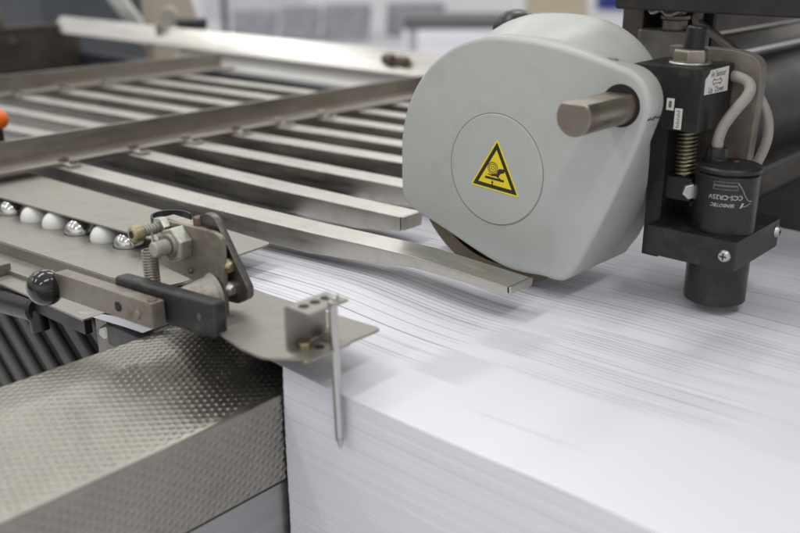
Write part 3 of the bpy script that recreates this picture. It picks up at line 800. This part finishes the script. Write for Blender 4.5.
# two little side stickers
bm = bm_(); box(bm, 88, 92.4, 207.1, 207.4, 111.5, 118); k1 = obj('sticker', bm, WHITE, sm)
bm = bm_(); box(bm, 93.3, 97.6, 207.1, 207.4, 101.6, 113); k2 = obj('sticker', bm, WHITE, sm)
bm = bm_(); box(bm, 89.4, 91, 206.98, 207.12, 113, 116.6); obj('mark', bm, GREYBLK, k1)
bm = bm_()
for k in range(9): box(bm, 94.6 + .5 * (k % 2), 96.4, 206.98, 207.12, 102.6 + k * 1.1, 103.0 + k * 1.1)
obj('mark', bm, GREYBLK, k2)

# sensor
SX, SY = 122, 219.8
sn = thing('optical_sensor', (SX, SY, 6), 'black cylindrical sensor with upside down white lettering held in the clamp block', 'sensor')
bm = bm_(); cyl(bm, (SX, SY, 6.2), (SX, SY, 80.6), 17.0, n=64, bev=.9); obj('body', bm, BLACKP, sn)
bm = bm_(); cyl(bm, (SX, SY, 80.9), (SX, SY, 84.3), 17.5, n=64, bev=.9); obj('cap', bm, BLACK, sn)
bm = bm_(); cyl(bm, (113.2, 222, 84), (113, 222.3, 92), 5.8, 5.6, n=10, bev=.6); cyl(bm, (113.2, 222, 84), (113.2, 222, 86), 6.6, n=28, bev=.3); obj('cable_gland', bm, BLACK, sn)
bm = bm_(); cyl(bm, (122.5, 228, 84.2), (122.5, 228, 84.4), 1.7, n=20); obj('indicator', bm, RED, sn)
bm = bm_(); cyl(bm, (131.5, 222, 84.0), (131.5, 222, 84.42), 2.6, n=20); obj('cap_hole', bm, DARK, sn)
bm = bm_(); tube(bm, [(113, 222.3, 90), (112.7, 223, 96), (113.4, 225, 102), (115.6, 228, 108), (118.6, 231.5, 114), (120.8, 235.5, 119), (120.4, 239.5, 123.2), (116.5, 243, 126), (109, 246, 127.5), (102, 248, 127.5)], 3.1, 16); obj('cable', bm, CABLE, sn)
# direction of the lettering: faces the camera side
face = math.atan2(-270.7 - SY, 319.3 - SX) + R(-2)
def on_cyl(u, v, r_=17.08): a = face + u / 17.0; return (SX + r_ * math.cos(a), SY + r_ * math.sin(a), v)
bm = text_bm('CCS-CR25V', 3.55, lambda u, v: on_cyl(-u * 1.0 + .6, 69.6 - v)); obj('lettering', bm, PRINT, sn, smooth=False)
bm = text_bm('SENSOTEC', 2.6, lambda u, v: on_cyl(-u - .25 * v - .8, 65.2 - v)); obj('lettering', bm, PRINT, sn, smooth=False)
bm = bm_()
q = [on_cyl(8.4, 63.9), on_cyl(9.4, 63.9), on_cyl(10.6, 66.6), on_cyl(9.6, 66.6)]
q2 = [on_cyl(u, v, 17.2) for u, v in ((8.4, 63.9), (9.4, 63.9), (10.6, 66.6), (9.6, 66.6))]
loft(bm, [q, q2]); obj('emblem', bm, PRINT, sn)
bm = bm_()
def strip_on(bm, u0, u1, v0, v1, k=8):
    for i in range(k):
        a, b = lerp(u0, u1, i / k), lerp(u0, u1, (i + 1) / k)
        bm.faces.new([bm.verts.new(on_cyl(*p)) for p in ((a, v0), (b, v0), (b, v1), (a, v1))])
for (u0, u1, v0, v1) in ((-6.5, 6.5, 77.6, 78.0), (-6.5, 6.5, 73.6, 74.0), (-6.5, -6.1, 73.6, 78), (6.1, 6.5, 73.6, 78), (-6, 6, 75.4, 76.3)): strip_on(bm, u0, u1, v0, v1)
obj('printed_box', bm, PRINTD, sn, smooth=False)
bm = bm_(); tube(bm, [on_cyl(u, v, 17.05) for u, v in ((6.5, 77.5), (9, 74), (11, 70.5), (13.5, 67.6), (16, 67.2))], .14, 5)
tube(bm, [on_cyl(u, v, 17.05) for u, v in ((9, 64.5), (12, 64.8), (15, 66.2))], .12, 5)
obj('scratch', bm, PRINT, sn)

# brown bracket behind with the second cable
bm = bm_()
prism(bm, roundpoly([(66, 137), (66, 141.5), (106, 141.5), (121, 138), (122, 124), (118.5, 40), (84, 40), (84, 110)], [1, 1, 6, 12, 6, 1, 1, 4], 6), 'y', 249, 258)
tag(obj('bent_bracket', bm, BROWNB, None, (100, 250, 40), bev=1.0), 'brown steel bracket plate with a rounded corner behind the sensor', 'bracket')
bm = bm_(); tube(bm, [(108, 262, 128), (114.6, 264, 117.5), (121.5, 265, 106), (124, 265, 95), (123, 264, 85), (119, 262, 72), (112, 262, 55)], 2.9, 14)
tag(obj('loose_cable', bm, CABLE, None, (118, 264, 90)), 'beige cable curving down behind the brown bracket', 'cable')

# ================================================================== machine behind, upper right
bm = bm_(); cyl(bm, (-18, 432, 54), (-18, 1000, 54), 48, n=64, bev=2)
tag(obj('roller_tube', bm, TUBE, None, (-18, 500, 54)), 'large dark roller tube behind the sensor at the right edge', 'roller')
bm = bm_(); box(bm, -16, -6, 380, 1000, 128, 250); hood = tag(obj('hood_plate', bm, SHADE, None, (-10, 600, 128), bev=1), 'brownish steel cover plate standing above the dark roller', 'cover')
bm = bm_(); prism(bm, roundpoly([(-24, 111), (4, 111), (4, 115), (-3, 125), (-24, 125)], [1, 2, 4, 3, 1], 4), 'y', 380, 1000)
tag(obj('hood_lip', bm, LIP, None, (-5, 600, 108)), 'pale steel lip running along the bottom of the brown cover plate', 'trim')
bm = bm_(); prism(bm, [(-70, -30), (6, -30), (6, -3), (-40, 18), (-70, 18)], 'y', 404, 1000)
tag(obj('support_beam', bm, GREYBLK, None, (-30, 600, -30), bev=1.5), 'sloping grey beam under the dark roller', 'beam')
bm = bm_(); box(bm, -60, 200, 408, 1000, -300, -31)
tag(obj('dark_pedestal', bm, GUNK, None, (70, 700, -300), bev=2), 'black machine base behind the far edge of the pile', 'machine')
bm = bm_(); box(bm, 8, 430, 285, 640, 157.5, 430)  # lower edge shows; unseen bulk enlarged to shade the right side
tag(obj('overhead_shade_body', bm, GUNK, None, (200, 350, 157), bev=1.5), 'black machine body over the sensor, its unseen bulk enlarged to shade the paper', 'machine')
bm = bm_(); box(bm, -4, 12, 318, 352, 60, 200); box(bm, 12, 42, 340, 346, 60, 200)
tag(obj('machine_post', bm, SHADE, None, (5, 330, 60), bev=1.5), 'brown steel post rising behind the grey housing', 'post')
gb = thing('bearing_block', (40, 320, 60), 'grey steel bearing block with a bolt on top, behind the housing', 'block')
bm = bm_(); box(bm, 16, 31, 300, 345, 100, 144); bm.free()
bm = bm_(); prism(bm, [(13.5, 308), (31, 308), (56, 326), (40, 350), (13.5, 350)], 'z', 60, 143.8); obj('block', bm, GREYBLK, gb, bev=1.8, seg=3)
bm = bm_(); cyl(bm, (33, 322, 143), (33, 322, 150), 8, n=28, bev=.6); cyl(bm, (33, 322, 150), (33, 322, 153), 9.5, n=28, bev=.6); hexnut(bm, (33, 322, 153), (33, 322, 160), 6.5); obj('bolt', bm, WORN, gb)
bm = bm_(); tube(bm, [(18, 312, 159), (24, 306, 155), (30, 306, 157), (36, 306, 154), (44, 310, 158)], 1.6, 8); obj('wire', bm, ZINC, gb)
bm = bm_(); tube(bm, [(62, 310, 170), (57, 308, 159), (53, 310, 151.5), (60, 311, 146), (70, 312, 140), (80, 313, 133), (88, 314, 126)], 2.9, 12)
tag(obj('dark_hose', bm, BROWNB, None, (70, 350, 150)), 'brown hose hanging behind the threaded stud', 'hose')
bm = bm_(); box(bm, 22, 46, 352, 358, 60, 200)  # dark sheet added to stand for the shaded gap behind the hose
tag(obj('gap_shade_sheet', bm, GUNK, None, (60, 375, 60), bev=1), 'dark sheet standing in for the shaded gap behind the hose and the brown bracket', 'plate')

# ================================================================== far left of the machine
bm = bm_(); sphere(bm, (-440, 79, 59), 8.5, 32); ok = tag(obj('orange_knob', bm, ORANGE, None, (-440, 79, 59)), 'bright orange round knob at the left edge by the cross bar', 'knob')
bm = bm_(); cyl(bm, (-440, 79, 25), (-440, 79, 52), 3, n=20); obj('stem', bm, BLACKP, ok)
bm = bm_(); prism(bm, [(690, -60), (930, -60), (930, 300), (690, 300)], 'x', -1900, -1500)
tag(obj('far_cabinet', bm, BLUEDARK, None, (-1700, 800, -60), bev=8), 'dark blue grey machine cabinet beyond the frame at the upper left', 'cabinet')
bm = bm_(); prism(bm, [(650, -40), (800, -40), (752, 60), (718, 150), (650, 150)], 'x', -1090, -1066)
tag(obj('beige_guard', bm, CANVAS, None, (-1080, 700, -40), bev=3), 'beige slanted guard panel behind the bright far rail', 'guard')
lh = thing('hand_lever', (-930, 640, 60), 'black handle on a round hub above the bright far rail', 'handle')
bm = bm_(); tube(bm, [(-958, 632, 72), (-935, 640, 73), (-915, 648, 74)], 9, 14); obj('grip', bm, BLACKP, lh)
bm = bm_(); cyl(bm, (-985, 634, 84), (-970, 620, 84), 14, n=28, bev=2); obj('hub', bm, DUSTY, lh)
bm = bm_(); box(bm, -980, -962, 600, 620, 45, 74); obj('clip', bm, ZINC, lh, bev=2)
for (x, y, z_, a, m_, lab) in ((-1330, 440, 60, 30, ZINC, 'pale grey slanting arm in the top left corner'), (-1300, 500, 60, 24, SHADE, 'brown slanting arm beside the pale one in the top left corner'), (-1250, 740, 50, 34, ZINC, 'pale steel stay between the dark cabinet and the beige panel')):
    bm = bm_(); box(bm, -14, 14, -10, 10, -40, 190, mat=Matrix.Translation((x, y, z_)) @ Matrix.Rotation(R(41.8), 4, 'Z') @ Matrix.Rotation(R(-a), 4, 'Y'))
    tag(obj('slanting_strut', bm, m_, None, (x, y, z_), bev=3), lab, 'arm')

# ================================================================== the hall behind
FZ = -950
bm = bm_(); box(bm, -40000, 20000, -6000, 40000, FZ - 60, FZ)
tag(obj('floor', bm, FLOORM), None, None, kind='structure')
def table(x, y, w, d, h, rot, label, pile_h):
    t = thing('work_table', (x, y, FZ), label, 'table', 'tables in the hall')
    mt = Matrix.Translation((x, y, FZ)) @ Matrix.Rotation(R(rot), 4, 'Z')
    bm = bm_(); box(bm, -w / 2, w / 2, -d / 2, d / 2, h - 60, h, mat=mt); obj('table_top', bm, TABLEM, t, bev=4)
    for sx in (-1, 1):
        for sy in (-1, 1):
            bm = bm_(); box(bm, sx * w * .42 - 22, sx * w * .42 + 22, sy * d * .42 - 22, sy * d * .42 + 22, 0, h - 60, mat=mt); obj('leg', bm, GREYM, t, bev=3)
    return t
def pile_at(x, y, w, d, z0, h, rot, label, mat=WPILE, name='paper_bale', cat='paper pile', group='white piles in the hall'):
    bm = bm_(); mt = Matrix.Translation((x, y, z0)) @ Matrix.Rotation(R(rot), 4, 'Z')
    k = max(1, int(h / 130)); zz = 0
    for i in range(k):
        o = random.uniform(-15, 15)
        box(bm, -w / 2 + o, w / 2 + o, -d / 2, d / 2, zz + 2, zz + h / k, mat=mt); zz += h / k
    tag(obj(name, bm, mat, None, (x, y, z0), bev=6), label, cat, group)
AZ = 41.8
table(-2880, 3800, 620, 420, 765, AZ, 'small dark topped table in the hall behind the grey housing', 0)
pile_at(-4600, 6400, 1500, 700, FZ, 500, AZ, 'low wide white pile standing behind the small dark table')
for (x, y, w_, h_, lab) in ((-8700, 7200, 520, 330, 'leftmost of the four dim grey stacks on the hall floor'), (-8350, 7600, 480, 380, 'second from the left of the four dim grey stacks on the hall floor'),
                            (-7950, 8000, 560, 400, 'third from the left of the four dim grey stacks on the hall floor'), (-7700, 9000, 700, 380, 'rightmost and farthest of the four dim grey stacks on the hall floor')):
    pile_at(x, y, w_, 420, FZ, h_, AZ + 6, lab, mat=GREYM, name='pallet_stack', cat='stack', group='grey stacks in the hall')
bm = bm_(); cyl(bm, (-9100, 7050, FZ), (-9100, 7050, FZ + 900), 38, n=20)
tag(obj('hall_post', bm, TABLEM, None, (-9100, 7050, FZ)), 'thin dark post on the hall floor left of the grey stacks', 'post')
pile_at(-7877, 12531, 900, 500, FZ, 420, AZ, 'yellowish carton far behind the black knob', mat=YBOX, name='carton', cat='carton', group=None)
pile_at(-8091, 14701, 500, 400, FZ, 420, AZ, 'blue crate in the hall beside the brown post', mat=BLUE, name='plastic_crate', cat='crate', group=None)
pile_at(-11600, 9600, 1500, 800, FZ, 520, AZ, 'wide white pile beyond the beige guard panel')

# ================================================================== light: fluorescent hall
w = bpy.data.worlds.new('World'); sc.world = w; w.use_nodes = True
nt = w.node_tree; L = nt.links.new
bg = nt.nodes['Background']
tc = nd(nt, 'ShaderNodeTexCoord'); sp = nd(nt, 'ShaderNodeSeparateXYZ'); L(tc.outputs['Generated'], sp.inputs[0])
cr = nd(nt, 'ShaderNodeValToRGB'); e = cr.color_ramp.elements
mr = nd(nt, 'ShaderNodeMapRange'); mr.inputs[1].default_value = -1; mr.inputs[2].default_value = 1
L(sp.outputs[2], mr.inputs[0]); L(mr.outputs[0], cr.inputs[0])
e[0].position, e[0].color = .42, (.055, .052, .05, 1)
e[1].position, e[1].color = .92, (.95, .95, .96, 1)
n1 = e.new(.50); n1.color = (.16, .157, .155, 1)
n2 = e.new(.57); n2.color = (.52, .515, .51, 1)
n3 = e.new(.66); n3.color = (1.10, 1.10, 1.10, 1)
n4 = e.new(.80); n4.color = (.52, .52, .53, 1)
dt = nd(nt, 'ShaderNodeVectorMath', operation='DOT_PRODUCT'); L(tc.outputs['Generated'], dt.inputs[0]); dt.inputs[1].default_value = (-.67, .74, 0)
m2 = nd(nt, 'ShaderNodeMapRange'); m2.inputs[1].default_value = -.7; m2.inputs[2].default_value = .9; m2.inputs[3].default_value = .66; m2.inputs[4].default_value = 1.15
L(dt.outputs['Value'], m2.inputs[0])
sc_ = nd(nt, 'ShaderNodeVectorMath', operation='SCALE'); L(cr.outputs[0], sc_.inputs[0]); L(m2.outputs[0], sc_.inputs['Scale'])
d2 = nd(nt, 'ShaderNodeVectorMath', operation='DOT_PRODUCT'); L(tc.outputs['Generated'], d2.inputs[0]); d2.inputs[1].default_value = (.5, -.75, -.42)
m3 = nd(nt, 'ShaderNodeMapRange', interpolation_type='SMOOTHSTEP'); m3.inputs[1].default_value = .25; m3.inputs[2].default_value = .95; m3.inputs[3].default_value = 0; m3.inputs[4].default_value = .75
L(d2.outputs['Value'], m3.inputs[0])
fl = nd(nt, 'ShaderNodeVectorMath', operation='SCALE'); fl.inputs[0].default_value = (.93, .96, 1.0); L(m3.outputs[0], fl.inputs['Scale'])
ad = nd(nt, 'ShaderNodeVectorMath', operation='ADD'); L(sc_.outputs[0], ad.inputs[0]); L(fl.outputs[0], ad.inputs[1])
L(ad.outputs[0], bg.inputs[0]); bg.inputs[1].default_value = .70

def lamp(x, y, z, sx, sy, p, rot=0):
    l = bpy.data.lights.new('ceiling_lamp', 'AREA'); l.shape = 'RECTANGLE'; l.size = sx; l.size_y = sy; l.energy = p
    l.color = (1, .985, .955)
    o = bpy.data.objects.new('ceiling_lamp', l); COL.objects.link(o); o.location = (x, y, z); o.rotation_euler = (0, 0, R(rot))
for i in range(3):
    for j in range(4):
        lamp(-3.8 + i * 2.6, -2.7 + j * 2.4, 2.7, .3, 1.5, 14, 0)

# ================================================================== camera
cam = bpy.data.cameras.new('camera'); co = bpy.data.objects.new('camera', cam); COL.objects.link(co); sc.camera = co
cam.sensor_width = 36; cam.lens = 36 * 930 / 800; cam.clip_start = .01; cam.clip_end = 200
co.location = Vector((319.278, -270.736, 200)) * S
co.rotation_euler = (R(90 - 19.4), 0, R(41.8))
cam.dof.use_dof = True; cam.dof.focus_distance = .545; cam.dof.aperture_fstop = 5.6; cam.dof.aperture_blades = 7

sc.view_settings.view_transform = 'Standard'; sc.view_settings.look = 'None'; sc.view_settings.gamma = 1; sc.view_settings.exposure = .29
sc.cycles.use_denoising = True
sc.cycles.max_bounces = 8; sc.cycles.caustics_reflective = False; sc.cycles.caustics_refractive = False
